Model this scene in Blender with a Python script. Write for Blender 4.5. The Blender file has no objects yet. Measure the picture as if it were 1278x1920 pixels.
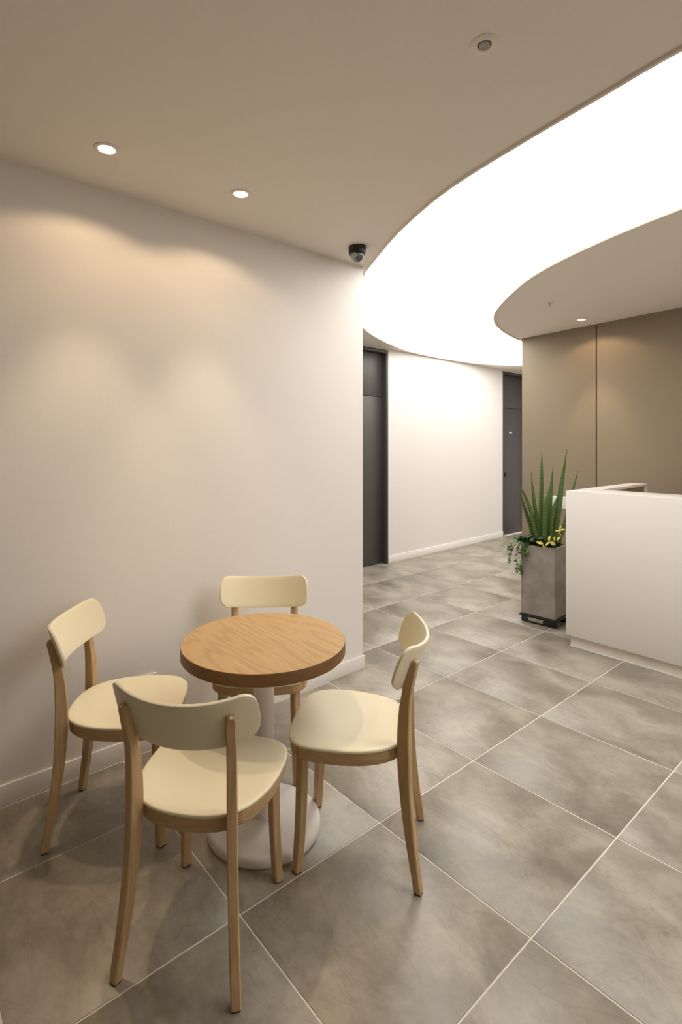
import bpy, bmesh, math, random
from mathutils import Vector, Matrix, noise
SC = bpy.context.scene
COL = SC.collection
rnd = random.Random(7)
R = math.radians

# ------------------------------------------------------------------ camera, light, exposure
# world frame: x runs along the tile joints to the right, y along the left wall, z up; metres
YAW = 0.8734
cam = bpy.data.cameras.new('camera')
cam.sensor_fit = 'AUTO'; cam.sensor_width = 36.0
cam.lens = 987.0 / 1920 * 36.0
cam.shift_x = (639 - 607.4) / 1920
cam.shift_y = -(960 - 831) / 1920
cam.clip_start = 0.02
co = bpy.data.objects.new('camera', cam); COL.objects.link(co)
co.location = (0, 0, 1.418); co.rotation_euler = (R(90), 0, YAW)
SC.camera = co

wd = bpy.data.worlds.new('world'); SC.world = wd; wd.use_nodes = True
wd.node_tree.nodes['Background'].inputs[0].default_value = (1.0, 0.9, 0.78, 1)
wd.node_tree.nodes['Background'].inputs[1].default_value = 0.0

PANEL_STRENGTH = 3.75
PANEL_COLOR = (1.0, 0.955, 0.90)
SPOT_POWER = 6.0
BEAM_POWER = 23.0
BEAM_COLOR = (1.0, 0.76, 0.51)
SPOT_COLOR = (1.0, 0.70, 0.42)
SC.view_settings.view_transform = 'Standard'
SC.view_settings.look = 'None'
SC.view_settings.gamma = 1.0
SC.view_settings.use_curve_mapping = False
SC.view_settings.exposure = 0.1

# ------------------------------------------------------------------ materials
def nmat(name):
    m = bpy.data.materials.new(name); m.use_nodes = True
    nt = m.node_tree; b = nt.nodes['Principled BSDF']
    return m, nt, b
def node(nt, kind, **kw):
    n = nt.nodes.new(kind)
    for k, v in kw.items():
        if k.startswith('i_'):
            n.inputs[k[2:].replace('_', ' ')].default_value = v
        else: setattr(n, k, v)
    return n
def ramp(nt, stops):
    r = nt.nodes.new('ShaderNodeValToRGB'); e = r.color_ramp.elements
    while len(e) < len(stops): e.new(0.5)
    for i, (p, c) in enumerate(stops):
        e[i].position = p; e[i].color = (c[0], c[1], c[2], 1)
    return r
def simple(name, col, rough=0.5, metal=0.0, var=0.04, scale=30.0, bump=0.0, spec=0.5, alpha=None):
    m, nt, b = nmat(name)
    tc = node(nt, 'ShaderNodeTexCoord')
    nz = node(nt, 'ShaderNodeTexNoise'); nz.inputs['Scale'].default_value = scale; nz.inputs['Detail'].default_value = 4
    nt.links.new(tc.outputs['Object'], nz.inputs['Vector'])
    lo = tuple(max(0, c * (1 - var)) for c in col); hi = tuple(min(1, c * (1 + var)) for c in col)
    r = ramp(nt, [(0.3, lo), (0.7, hi)])
    nt.links.new(nz.outputs[0], r.inputs[0]); nt.links.new(r.outputs[0], b.inputs['Base Color'])
    b.inputs['Roughness'].default_value = rough; b.inputs['Metallic'].default_value = metal
    b.inputs['Specular IOR Level'].default_value = spec
    if bump:
        bp = node(nt, 'ShaderNodeBump'); bp.inputs['Strength'].default_value = bump; bp.inputs['Distance'].default_value = 0.002
        nt.links.new(nz.outputs[0], bp.inputs['Height']); nt.links.new(bp.outputs[0], b.inputs['Normal'])
    return m

M = {}
M['wall'] = simple('white_wall_paint', (0.86, 0.835, 0.812), 0.75, var=0.012, scale=90, bump=0.05, spec=0.2)
M['far_wall'] = simple('white_wall_paint_dimmed', (0.75, 0.725, 0.705), 0.75, var=0.012, scale=90, bump=0.05, spec=0.2)  # the white wall paint, dimming put into the colour against over-bright light
M['ceiling'] = simple('ceiling_paint', (0.88, 0.825, 0.75), 0.8, var=0.01, scale=60, spec=0.2)
M['skirting'] = simple('skirting_paint', (0.84, 0.815, 0.79), 0.5, var=0.01, spec=0.3)
M['taupe'] = simple('taupe_wall_panel', (0.30, 0.245, 0.175), 0.6, var=0.03, scale=220, bump=0.06, spec=0.25)
M['groove'] = simple('panel_joint', (0.10, 0.055, 0.035), 0.7)
M['door'] = simple('charcoal_door', (0.058, 0.053, 0.055), 0.42, var=0.03, scale=150)
M['door_frame'] = simple('charcoal_frame', (0.05, 0.046, 0.044), 0.5, var=0.03)
M['black'] = simple('black_plastic', (0.012, 0.011, 0.011), 0.35)
M['rubber'] = simple('black_rubber', (0.02, 0.017, 0.015), 0.7)
M['glide'] = simple('brown_glide', (0.06, 0.04, 0.025), 0.6)
M['white_plastic'] = simple('white_plastic', (0.78, 0.76, 0.74), 0.35, var=0.01)
M['grey_plastic'] = simple('grey_plastic', (0.42, 0.40, 0.38), 0.4)
M['counter'] = simple('counter_white', (0.85, 0.828, 0.80), 0.38, var=0.015, scale=250, spec=0.4)
M['grout'] = simple('grout', (0.76, 0.72, 0.65), 0.8, var=0.06, scale=60)
M['kick'] = simple('kick_board', (0.82, 0.78, 0.70), 0.5, var=0.02)
M['table_metal'] = simple('white_powder_coat', (0.88, 0.84, 0.81), 0.45, var=0.015, scale=400, bump=0.08)
M['cream'] = simple('cream_plastic', (0.85, 0.78, 0.575), 0.33, var=0.012, scale=500, bump=0.03, spec=0.5)
M['plug'] = simple('pale_plug', (0.86, 0.80, 0.62), 0.35, var=0.01)
M['chrome'] = simple('brushed_metal', (0.6, 0.58, 0.55), 0.3, metal=0.9)
M['soil'] = simple('soil', (0.03, 0.022, 0.014), 0.9, var=0.5, scale=80, bump=0.8)
M['ivy'] = simple('ivy_leaf', (0.045, 0.10, 0.03), 0.45, var=0.6, scale=25)
M['ivy_light'] = simple('young_ivy_leaf', (0.12, 0.27, 0.045), 0.45, var=0.4, scale=25)
M['stem'] = simple('vine_stem', (0.08, 0.06, 0.03), 0.6)
M['yellow'] = simple('yellow_leaf', (0.78, 0.66, 0.18), 0.45, var=0.2, scale=40)

def mat_leaf():
    m, nt, b = nmat('banded_green_leaf')
    tc = node(nt, 'ShaderNodeTexCoord')
    wv = node(nt, 'ShaderNodeTexWave', bands_direction='Z'); wv.inputs['Scale'].default_value = 14; wv.inputs['Distortion'].default_value = 5; wv.inputs['Detail'].default_value = 3
    nt.links.new(tc.outputs['Object'], wv.inputs[0])
    r = ramp(nt, [(0.1, (0.050, 0.098, 0.017)), (0.8, (0.080, 0.145, 0.025))])
    nt.links.new(wv.outputs[0], r.inputs[0]); nt.links.new(r.outputs[0], b.inputs['Base Color'])
    b.inputs['Roughness'].default_value = 0.45
    return m
M['leaf'] = mat_leaf()

def mat_tile():
    m, nt, b = nmat('grey_stone_tile')
    tc = node(nt, 'ShaderNodeTexCoord'); oi = node(nt, 'ShaderNodeObjectInfo')
    ml = node(nt, 'ShaderNodeMath', operation='MULTIPLY'); ml.inputs[1].default_value = 57.0
    nt.links.new(oi.outputs['Random'], ml.inputs[0])
    cb = node(nt, 'ShaderNodeCombineXYZ')
    for k in range(3): nt.links.new(ml.outputs[0], cb.inputs[k])
    ad = node(nt, 'ShaderNodeVectorMath', operation='ADD')
    nt.links.new(tc.outputs['Object'], ad.inputs[0]); nt.links.new(cb.outputs[0], ad.inputs[1])
    # broad clouds, streaked along one diagonal
    mp = node(nt, 'ShaderNodeMapping'); mp.inputs['Rotation'].default_value = (0, 0, R(24)); mp.inputs['Scale'].default_value = (1.0, 1.3, 1)
    nt.links.new(ad.outputs[0], mp.inputs[0])
    n1 = node(nt, 'ShaderNodeTexNoise'); n1.inputs['Scale'].default_value = 3.0; n1.inputs['Detail'].default_value = 10; n1.inputs['Roughness'].default_value = 0.62; n1.inputs['Distortion'].default_value = 0.45
    nt.links.new(mp.outputs[0], n1.inputs['Vector'])
    n2 = node(nt, 'ShaderNodeTexNoise'); n2.inputs['Scale'].default_value = 38; n2.inputs['Detail'].default_value = 6; n2.inputs['Roughness'].default_value = 0.65
    nt.links.new(ad.outputs[0], n2.inputs['Vector'])
    mx = node(nt, 'ShaderNodeMath', operation='MULTIPLY_ADD'); mx.inputs[1].default_value = 0.22; 
    nt.links.new(n2.outputs[0], mx.inputs[0]); nt.links.new(n1.outputs[0], mx.inputs[2])
    r = ramp(nt, [(0.42, (0.200, 0.177, 0.140)), (0.56, (0.275, 0.247, 0.198)), (0.66, (0.345, 0.313, 0.256)), (0.78, (0.43, 0.392, 0.326))])
    nt.links.new(mx.outputs[0], r.inputs[0])
    # hairline veins
    mp3 = node(nt, 'ShaderNodeMapping'); mp3.inputs['Rotation'].default_value = (0, 0, R(24)); mp3.inputs['Scale'].default_value = (1.1, 2.4, 1)
    nt.links.new(ad.outputs[0], mp3.inputs[0])
    n3 = node(nt, 'ShaderNodeTexNoise'); n3.inputs['Scale'].default_value = 2.0; n3.inputs['Detail'].default_value = 5; n3.inputs['Distortion'].default_value = 1.4
    nt.links.new(mp3.outputs[0], n3.inputs['Vector'])
    s1 = node(nt, 'ShaderNodeMath', operation='SUBTRACT'); s1.inputs[1].default_value = 0.5; nt.links.new(n3.outputs[0], s1.inputs[0])
    s2 = node(nt, 'ShaderNodeMath', operation='ABSOLUTE'); nt.links.new(s1.outputs[0], s2.inputs[0])
    rv = ramp(nt, [(0.0, (0.82, 0.82, 0.82)), (0.012, (1, 1, 1))])
    nt.links.new(s2.outputs[0], rv.inputs[0])
    mm = node(nt, 'ShaderNodeMixRGB', blend_type='MULTIPLY'); mm.inputs[0].default_value = 0.8
    nt.links.new(r.outputs[0], mm.inputs[1]); nt.links.new(rv.outputs[0], mm.inputs[2])
    nt.links.new(mm.outputs[0], b.inputs['Base Color'])
    rr = ramp(nt, [(0.35, (0.30,) * 3), (0.8, (0.42,) * 3)])
    nt.links.new(mx.outputs[0], rr.inputs[0]); nt.links.new(rr.outputs[0], b.inputs['Roughness'])
    b.inputs['Specular IOR Level'].default_value = 0.72
    bp = node(nt, 'ShaderNodeBump'); bp.inputs['Strength'].default_value = 0.12; bp.inputs['Distance'].default_value = 0.003
    nt.links.new(mx.outputs[0], bp.inputs['Height']); nt.links.new(bp.outputs[0], b.inputs['Normal'])
    return m
M['tile'] = mat_tile()

def mat_wood(name, lo, hi, scale, axis_scale, rough, rot=(0, 0, 0), contrast=(0.35, 0.7), dist=3.0):
    m, nt, b = nmat(name)
    tc = node(nt, 'ShaderNodeTexCoord')
    mp = node(nt, 'ShaderNodeMapping'); mp.inputs['Rotation'].default_value = rot; mp.inputs['Scale'].default_value = axis_scale
    nt.links.new(tc.outputs['Object'], mp.inputs[0])
    n1 = node(nt, 'ShaderNodeTexNoise'); n1.inputs['Scale'].default_value = scale; n1.inputs['Detail'].default_value = 6; n1.inputs['Distortion'].default_value = dist * 0.3
    nt.links.new(mp.outputs[0], n1.inputs['Vector'])
    r = ramp(nt, [(contrast[0], lo), (contrast[1], hi)])
    nt.links.new(n1.outputs[0], r.inputs[0]); nt.links.new(r.outputs[0], b.inputs['Base Color'])
    b.inputs['Roughness'].default_value = rough; b.inputs['Specular IOR Level'].default_value = 0.4
    bp = node(nt, 'ShaderNodeBump'); bp.inputs['Strength'].default_value = 0.06; bp.inputs['Distance'].default_value = 0.001
    nt.links.new(n1.outputs[0], bp.inputs['Height']); nt.links.new(bp.outputs[0], b.inputs['Normal'])
    return m
M['beech'] = mat_wood('pale_beech', (0.50, 0.335, 0.165), (0.62, 0.435, 0.235), 9, (6, 6, 0.7), 0.45)
M['beech_rail'] = mat_wood('pale_beech_rail', (0.50, 0.335, 0.165), (0.62, 0.435, 0.235), 6, (2, 2, 12), 0.45)
M['end_grain'] = simple('joint_end_grain', (0.36, 0.21, 0.095), 0.6, var=0.1)
M['desk_wood'] = mat_wood('desk_interior_wood', (0.30, 0.19, 0.09), (0.38, 0.25, 0.13), 5, (2, 2, 8), 0.5)

def mat_oak(edge=False):
    m, nt, b = nmat('oak_edge_band' if edge else 'oak_veneer')
    tc = node(nt, 'ShaderNodeTexCoord')
    mp = node(nt, 'ShaderNodeMapping')
    if edge:
        mp.inputs['Scale'].default_value = (2, 2, 16)
    else:
        # grain runs along the line x:0.447 y:0.19
        mp.inputs['Rotation'].default_value = (0, 0, R(-23.2 + 180)); mp.inputs['Scale'].default_value = (0.55, 4.6, 1); mp.inputs['Location'].default_value = (3.3, 1.4, 0.2)
    nt.links.new(tc.outputs['Object'], mp.inputs[0])
    n1 = node(nt, 'ShaderNodeTexNoise'); n1.inputs['Scale'].default_value = 1.5; n1.inputs['Detail'].default_value = 2; n1.inputs['Distortion'].default_value = 0.25
    nt.links.new(mp.outputs[0], n1.inputs['Vector'])
    # growth rings: contour lines of the broad noise
    ml = node(nt, 'ShaderNodeMath', operation='MULTIPLY'); ml.inputs[1].default_value = 13.0; nt.links.new(n1.outputs[0], ml.inputs[0])
    n2 = node(nt, 'ShaderNodeTexNoise'); n2.inputs['Scale'].default_value = 14; n2.inputs['Detail'].default_value = 5
    nt.links.new(mp.outputs[0], n2.inputs['Vector'])
    ma = node(nt, 'ShaderNodeMath', operation='MULTIPLY_ADD'); ma.inputs[1].default_value = 0.9
    nt.links.new(n2.outputs[0], ma.inputs[0]); nt.links.new(ml.outputs[0], ma.inputs[2])
    fr = node(nt, 'ShaderNodeMath', operation='FRACT'); nt.links.new(ma.outputs[0], fr.inputs[0])
    k = 0.88
    r = ramp(nt, [(0.0, (0.50 * k, 0.31 * k, 0.135 * k)), (0.25, (0.585 * k, 0.385 * k, 0.175 * k)), (0.8, (0.57 * k, 0.372 * k, 0.168 * k)), (1.0, (0.50 * k, 0.31 * k, 0.135 * k))])
    nt.links.new(fr.outputs[0], r.inputs[0])
    # fine pores
    mp2 = node(nt, 'ShaderNodeMapping'); mp2.inputs['Rotation'].default_value = mp.inputs['Rotation'].default_value[:]
    mp2.inputs['Scale'].default_value = (2, 2, 60) if edge else (6, 110, 1)
    nt.links.new(tc.outputs['Object'], mp2.inputs[0])
    n3 = node(nt, 'ShaderNodeTexNoise'); n3.inputs['Scale'].default_value = 2; n3.inputs['Detail'].default_value = 3
    nt.links.new(mp2.outputs[0], n3.inputs['Vector'])
    rp = ramp(nt, [(0.3, (0.86, 0.84, 0.80)), (0.55, (1, 1, 1))]); nt.links.new(n3.outputs[0], rp.inputs[0])
    mm = node(nt, 'ShaderNodeMixRGB', blend_type='MULTIPLY'); mm.inputs[0].default_value = 0.8
    nt.links.new(r.outputs[0], mm.inputs[1]); nt.links.new(rp.outputs[0], mm.inputs[2])
    if edge:
        dk = node(nt, 'ShaderNodeMixRGB', blend_type='MULTIPLY'); dk.inputs[0].default_value = 1.0; dk.inputs[2].default_value = (0.40, 0.31, 0.26, 1)  # darker edge veneer, with the edge's shade also put into the colour
        nt.links.new(mm.outputs[0], dk.inputs[1]); nt.links.new(dk.outputs[0], b.inputs['Base Color'])
    else:
        nt.links.new(mm.outputs[0], b.inputs['Base Color'])
    b.inputs['Roughness'].default_value = 0.42; b.inputs['Specular IOR Level'].default_value = 0.4
    return m
M['oak'] = mat_oak(); M['oak_edge'] = mat_oak(True)

def mat_concrete():
    m, nt, b = nmat('grey_concrete_pot')
    tc = node(nt, 'ShaderNodeTexCoord')
    n1 = node(nt, 'ShaderNodeTexNoise'); n1.inputs['Scale'].default_value = 7; n1.inputs['Detail'].default_value = 8; n1.inputs['Roughness'].default_value = 0.6
    nt.links.new(tc.outputs['Object'], n1.inputs['Vector'])
    r = ramp(nt, [(0.3, (0.23, 0.206, 0.185)), (0.6, (0.34, 0.31, 0.28)), (0.8, (0.42, 0.385, 0.35))])
    nt.links.new(n1.outputs[0], r.inputs[0]); nt.links.new(r.outputs[0], b.inputs['Base Color'])
    b.inputs['Roughness'].default_value = 0.55
    bp = node(nt, 'ShaderNodeBump'); bp.inputs['Strength'].default_value = 0.25; bp.inputs['Distance'].default_value = 0.003
    nt.links.new(n1.outputs[0], bp.inputs['Height']); nt.links.new(bp.outputs[0], b.inputs['Normal'])
    return m
M['concrete'] = mat_concrete()
def mat_emit(name, col, s):
    m, nt, b = nmat(name)
    b.inputs['Base Color'].default_value = (0.8, 0.78, 0.75, 1)
    b.inputs['Emission Color'].default_value = (*col, 1); b.inputs['Emission Strength'].default_value = s
    b.inputs['Roughness'].default_value = 0.6
    return m
M['panel_light'] = mat_emit('luminous_membrane', PANEL_COLOR, PANEL_STRENGTH)
M['lamp_lens'] = mat_emit('lit_lamp_lens', (1.0, 0.86, 0.70), 9.0)
def mat_glass():
    m, nt, b = nmat('clear_dome')
    b.inputs['Base Color'].default_value = (0.95, 0.95, 0.95, 1); b.inputs['Roughness'].default_value = 0.03
    b.inputs['Transmission Weight'].default_value = 0.94; b.inputs['IOR'].default_value = 1.4
    return m
M['glass'] = mat_glass()

# ------------------------------------------------------------------ mesh helpers
def link(name, me, parent=None, loc=None, rz=None, kind=None):
    o = bpy.data.objects.new(name, me); COL.objects.link(o)
    if parent: o.parent = parent
    if loc: o.location = loc
    if rz is not None: o.rotation_euler = (0, 0, rz)
    if kind: o['kind'] = kind
    return o
def empty(name, loc=(0, 0, 0), rz=0.0, label=None, cat=None, group=None, kind=None):
    o = link(name, None, None, loc, rz, kind)
    o.empty_display_size = 0.1
    tag(o, label, cat, group)
    return o
def tag(o, label=None, cat=None, group=None):
    if label: o['label'] = label
    if cat: o['category'] = cat
    if group: o['group'] = group
    return o
def finish(bm, name, mats, smooth=None, recalc=True):
    if recalc: bmesh.ops.recalc_face_normals(bm, faces=bm.faces[:])
    me = bpy.data.meshes.new(name); bm.to_mesh(me); bm.free()
    for m in (mats if isinstance(mats, (list, tuple)) else [mats]): me.materials.append(m)
    if smooth is not None:
        me.polygons.foreach_set('use_smooth', [True] * len(me.polygons))
        me.set_sharp_from_angle(angle=R(smooth))
    return me
def add_box(bm, x0, x1, y0, y1, z0, z1, bev=0.0, mi=0):
    vs = [bm.verts.new((x, y, z)) for z in (z0, z1) for y in (y0, y1) for x in (x0, x1)]
    fs = [bm.faces.new([vs[i] for i in q]) for q in ((0, 2, 3, 1), (4, 5, 7, 6), (0, 1, 5, 4), (2, 6, 7, 3), (0, 4, 6, 2), (1, 3, 7, 5))]
    for f in fs: f.material_index = mi
    if bev:
        es = list({e for f in fs for e in f.edges})
        bmesh.ops.bevel(bm, geom=es, offset=bev, segments=2, affect='EDGES', profile=0.5)
def box_mesh(name, mat, x0, x1, y0, y1, z0, z1, bev=0.0):
    bm = bmesh.new(); add_box(bm, x0, x1, y0, y1, z0, z1, bev)
    return finish(bm, name, mat, 35 if bev else None)
def add_lathe(bm, prof, n=48, center=(0, 0), cap0=True, cap1=True):
    rings = []
    for r, z in prof:
        rings.append([bm.verts.new((center[0] + r * math.cos(2 * math.pi * k / n), center[1] + r * math.sin(2 * math.pi * k / n), z)) for k in range(n)])
    for a, b2 in zip(rings, rings[1:]):
        for k in range(n): bm.faces.new((a[k], a[(k + 1) % n], b2[(k + 1) % n], b2[k]))
    if cap0: bm.faces.new(rings[0][::-1])
    if cap1: bm.faces.new(rings[-1])
def lathe_mesh(name, mat, prof, n=48, smooth=40, cap0=True, cap1=True):
    bm = bmesh.new(); add_lathe(bm, prof, n, (0, 0), cap0, cap1)
    return finish(bm, name, mat, smooth)
def catmull(P, sub, closed=True):
    out = []; n = len(P); rng = range(n) if closed else range(n - 1)
    for i in rng:
        if closed: p0, p1, p2, p3 = (P[(i + k - 1) % n] for k in range(4))
        else: p0, p1, p2, p3 = P[max(0, i - 1)], P[i], P[i + 1], P[min(n - 1, i + 2)]
        d1 = max(1e-6, math.dist(p0, p1)) ** .5; d2 = max(1e-6, math.dist(p1, p2)) ** .5; d3 = max(1e-6, math.dist(p2, p3)) ** .5
        for s in range(sub):
            t = s / sub
            q = []
            for a in range(len(p1)):
                m1 = (p2[a] - p1[a]) + d2 * ((p1[a] - p0[a]) / d1 - (p2[a] - p0[a]) / (d1 + d2)) if p0 != p1 else p2[a] - p1[a]
                m2 = (p2[a] - p1[a]) + d2 * ((p3[a] - p2[a]) / d3 - (p3[a] - p1[a]) / (d2 + d3)) if p3 != p2 else p2[a] - p1[a]
                h = (2 * t**3 - 3 * t**2 + 1, t**3 - 2 * t**2 + t, -2 * t**3 + 3 * t**2, t**3 - t**2)
                q.append(h[0] * p1[a] + h[1] * m1 + h[2] * p2[a] + h[3] * m2)
            out.append(tuple(q))
    if not closed: out.append(tuple(P[-1]))
    return out
def add_tube(bm, pts, rad, n=8, cap=True):
    rings = []
    for i, p in enumerate(pts):
        p = Vector(p); t = (Vector(pts[min(i + 1, len(pts) - 1)]) - Vector(pts[max(i - 1, 0)])).normalized()
        u = t.orthogonal().normalized() if i == 0 else (u0 - t * u0.dot(t)).normalized()
        u0 = u; w = t.cross(u); r = rad[i] if isinstance(rad, (list, tuple)) else rad
        rings.append([bm.verts.new(p + u * (r * math.cos(2 * math.pi * k / n)) + w * (r * math.sin(2 * math.pi * k / n))) for k in range(n)])
    for a, b2 in zip(rings, rings[1:]):
        for k in range(n): bm.faces.new((a[k], a[(k + 1) % n], b2[(k + 1) % n], b2[k]))
    if cap: bm.faces.new(rings[0][::-1]); bm.faces.new(rings[-1])

# ------------------------------------------------------------------ room shell
ZC = 2.53                        # ceiling height
WX = -2.388                      # face of the left wall
GAP = 0.0052
# floor: grout bed with separate tiles
floor = link('floor', box_mesh('floor_bed', M['grout'], -4.6, 2.9, -2.1, 9.1, -0.06, -0.0016), kind='structure')
X0, Y0, T = -1.3758, 0.8225, 0.6
tile_cache = {}
def tile(x0, x1, y0, y1):
    x0 += GAP / 2; x1 -= GAP / 2; y0 += GAP / 2; y1 -= GAP / 2
    key = (round(x1 - x0, 4), round(y1 - y0, 4))
    if key not in tile_cache:
        hx, hy = key[0] / 2, key[1] / 2
        bm = bmesh.new(); c = 0.0012
        lo = [bm.verts.new(p) for p in ((-hx, -hy, -0.012), (hx, -hy, -0.012), (hx, hy, -0.012), (-hx, hy, -0.012))]
        md = [bm.verts.new((v.co.x, v.co.y, -c * .6)) for v in lo]
        tp = [bm.verts.new((v.co.x - math.copysign(c, v.co.x), v.co.y - math.copysign(c, v.co.y), 0)) for v in lo]
        for a, b2 in ((lo, md), (md, tp)):
            for k in range(4): bm.faces.new((a[k], a[(k + 1) % 4], b2[(k + 1) % 4], b2[k]))
        bm.faces.new(tp)
        tile_cache[key] = finish(bm, 'tile', M['tile'], 60)
    link('tile', tile_cache[key], floor, ((x0 + x1) / 2, (y0 + y1) / 2, -0.0004 * rnd.random()))
WTX = WX + 0.013                 # tiles stop at the face of the skirting
for i in range(-5, 15):
    for j in range(-5, 6):
        ya, yb = Y0 + i * T, Y0 + (i + 1) * T
        xa, xb = X0 + j * T, X0 + (j + 1) * T
        if ya > 8.9 or ya < -1.9: continue
        if yb <= 2.33 and xb < WX: continue
        if yb <= 2.33 and xa < WTX: xa = WTX
        if xa < -4.4: continue
        if math.hypot((xa + xb) / 2, (ya + yb) / 2) > 9.2: continue
        tile(xa, xb, ya, yb)

def struct(name, me, loc=None, rz=None): return link(name, me, None, loc, rz, 'structure')
# left wall and its skirting
WL_END = 2.318
struct('wall_left', box_mesh('wall_left', M['wall'], WX - 0.2, WX, -2.0, WL_END, 0.0, ZC + 0.02))
bm = bmesh.new(); add_box(bm, WX, WX + 0.010, -2.0, WL_END + 0.010, 0.0, 0.082, 0.0018)
struct('baseboard_left', finish(bm, 'baseboard_left', M['skirting'], 35))
# far wall, slightly turned, with its two doors.  local x along the wall, local +y into the room
FW = Vector((-4.278, 4.566, 0)); FA = math.atan2(7.194 - 4.566, -4.377 + 4.278)
# local frame: u along the wall away from the camera, v = into the room (-normal of u)
def fw_local(): return (FW.x, FW.y, 0), FA
DH = 2.512
D1 = (-0.98, 0.0); D2 = (2.630, 3.56)
bm = bmesh.new()
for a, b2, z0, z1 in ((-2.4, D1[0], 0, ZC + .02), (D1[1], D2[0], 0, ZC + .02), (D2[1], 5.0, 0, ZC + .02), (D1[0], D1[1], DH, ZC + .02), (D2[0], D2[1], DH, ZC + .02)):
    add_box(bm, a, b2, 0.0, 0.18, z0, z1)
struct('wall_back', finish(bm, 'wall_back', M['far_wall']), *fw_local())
for a, b2 in ((D1[1], D2[0]), (D2[1], 4.9)):
    bm = bmesh.new(); add_box(bm, a, b2, -0.010, 0.0, 0.0, 0.084, 0.0018)
    struct('baseboard_back', finish(bm, 'baseboard_back', M['skirting'], 35), *fw_local())
def door(name, D, handle_side, sign):
    e = empty(name, *fw_local(), kind='structure')
    w = 0.036
    bm = bmesh.new()
    add_box(bm, D[0], D[0] + w, -0.006, 0.14, 0, DH, 0.002); add_box(bm, D[1] - w, D[1], -0.006, 0.14, 0, DH, 0.002)
    add_box(bm, D[0] + w, D[1] - w, -0.006, 0.14, DH - w, DH, 0.002)
    link('door_frame', finish(bm, 'door_frame', M['door_frame'], 35), e)
    a, b2 = D[0] + w + .002, D[1] - w - .002
    rec = 0.062
    link('door_panel', box_mesh('door_panel', M['door'], a, b2, rec, rec + .04, 0.006, 1.962, 0.002), e)
    link('transom_panel', box_mesh('transom_panel', M['door'], a, b2, rec, rec + .04, 1.968, DH - w - .002, 0.002), e)
    # lever handle: rose, neck, lever
    hx = a + 0.050 if handle_side < 0 else b2 - 0.050
    bm = bmesh.new()
    add_lathe(bm, [(0.036, 0), (0.036, 0.006), (0.016, 0.010), (0.015, 0.030), (0.030, 0.038), (0.036, 0.055), (0.033, 0.070), (0.018, 0.078)], 24)
    bmesh.ops.rotate(bm, verts=bm.verts[:], cent=(0, 0, 0), matrix=Matrix.Rotation(R(90), 3, 'X'))
    bmesh.ops.translate(bm, verts=bm.verts[:], vec=(hx, rec, 0.94))
    link('door_handle', finish(bm, 'door_handle', M['black'], 40), e)
    if sign:
        s = link('sign_plate', box_mesh('sign_plate', M['white_plastic'], 2.937, 3.022, rec - .003, rec, 1.574, 1.594, 0.001), e)
        tag(s, 'tiny white sign plate')
    return e
door('door_1', D1, -1, False)
door('door_2', D2, -1, True)
# taupe panelled wall behind the reception desk: local x along the wall to the right, -y into the room
BW = Vector((-2.929, 5.206, 0)); BA = math.atan2(5.006 - 5.206, -1.421 + 2.929)
wr = struct('wall_right', box_mesh('wall_core', M['groove'], 0.004, 5.64, 0.012, 0.14, 0, ZC + .02), (BW.x, BW.y, 0), BA)
JX = 0.801
for a, b2 in ((0.0, JX - .006), (JX + .006, JX + 1.206), (JX + 1.218, JX + 2.418), (JX + 2.43, JX + 3.63), (JX + 3.642, 5.64)):
    link('panel', box_mesh('wall_panel', M['taupe'], a, b2, 0.0, 0.0119, 0.0, ZC + .012, 0.0012), wr)
link('end_panel', box_mesh('wall_end_panel', M['taupe'], -0.012, 0.0, 0.0, 0.14, 0.0, ZC + .012, 0.0012), wr)
link('back_panel', box_mesh('wall_rear_panel', M['wall'], -0.012, 5.64, 0.1401, 0.152, 0.0, ZC + .012), wr)
# the rest of the room, outside the frame
struct('wall_side', box_mesh('wall_side', M['wall'], 2.7, 2.85, -2.0, 9.0, 0, ZC + .02))
struct('wall_front', box_mesh('wall_front', M['taupe'], WX - .2, 2.85, -2.15, -2.0, 0, ZC + .02))  # unseen wall; dark taupe chosen to cut light bounced near the camera
struct('wall_end', box_mesh('wall_end', M['wall'], -5.0, 2.85, 9.0, 9.15, 0, ZC + .02))
struct('wall_passage', box_mesh('wall_passage', M['wall'], -4.5, WX - .2, 1.9, 2.05, 0, ZC + .02))

# ceiling: outer field with a free-form opening, luminous membrane band, inner island
OUT = [(-.49, 1.725), (-.70, 1.757), (-.995, 1.804), (-1.418, 1.895), (-1.822, 2.056), (-2.224, 2.271), (-2.53, 2.458), (-3.10, 2.93), (-3.60, 3.496),
       (-3.932, 4.098), (-4.20, 4.879), (-4.275, 5.752), (-4.20, 6.45), (-3.942, 7.0), (-3.3, 7.6), (-2.2, 8.05), (-.6, 8.3), (.9, 8.1), (1.7, 7.5), (2.35, 6.4), (2.55, 5.0), (2.45, 3.6), (2.0, 2.55), (1.25, 1.92), (.4, 1.72)]
INN = [(-.3, 2.79), (-.818, 2.881), (-1.194, 2.996), (-1.57, 3.164), (-1.838, 3.333), (-2.177, 3.634), (-2.482, 3.957), (-2.678, 4.257), (-2.849, 4.66), (-2.998, 5.323), (-2.98, 5.9), (-2.7, 6.5), (-2.0, 7.05), (-.8, 7.35), (.3, 7.2), (1.1, 6.5), (1.45, 5.4), (1.4, 4.2), (1.05, 3.3), (.45, 2.85)]
oc = catmull(OUT, 8); ic = catmull(INN, 8)
CXC, CYC = -0.6, 5.0
def ray_rect(x, y, x0, x1, y0, y1):
    dx, dy = x - CXC, y - CYC; t = 1e9
    if dx > 0: t = min(t, (x1 - CXC) / dx)
    if dx < 0: t = min(t, (x0 - CXC) / dx)
    if dy > 0: t = min(t, (y1 - CYC) / dy)
    if dy < 0: t = min(t, (y0 - CYC) / dy)
    return CXC + dx * t, CYC + dy * t
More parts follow.
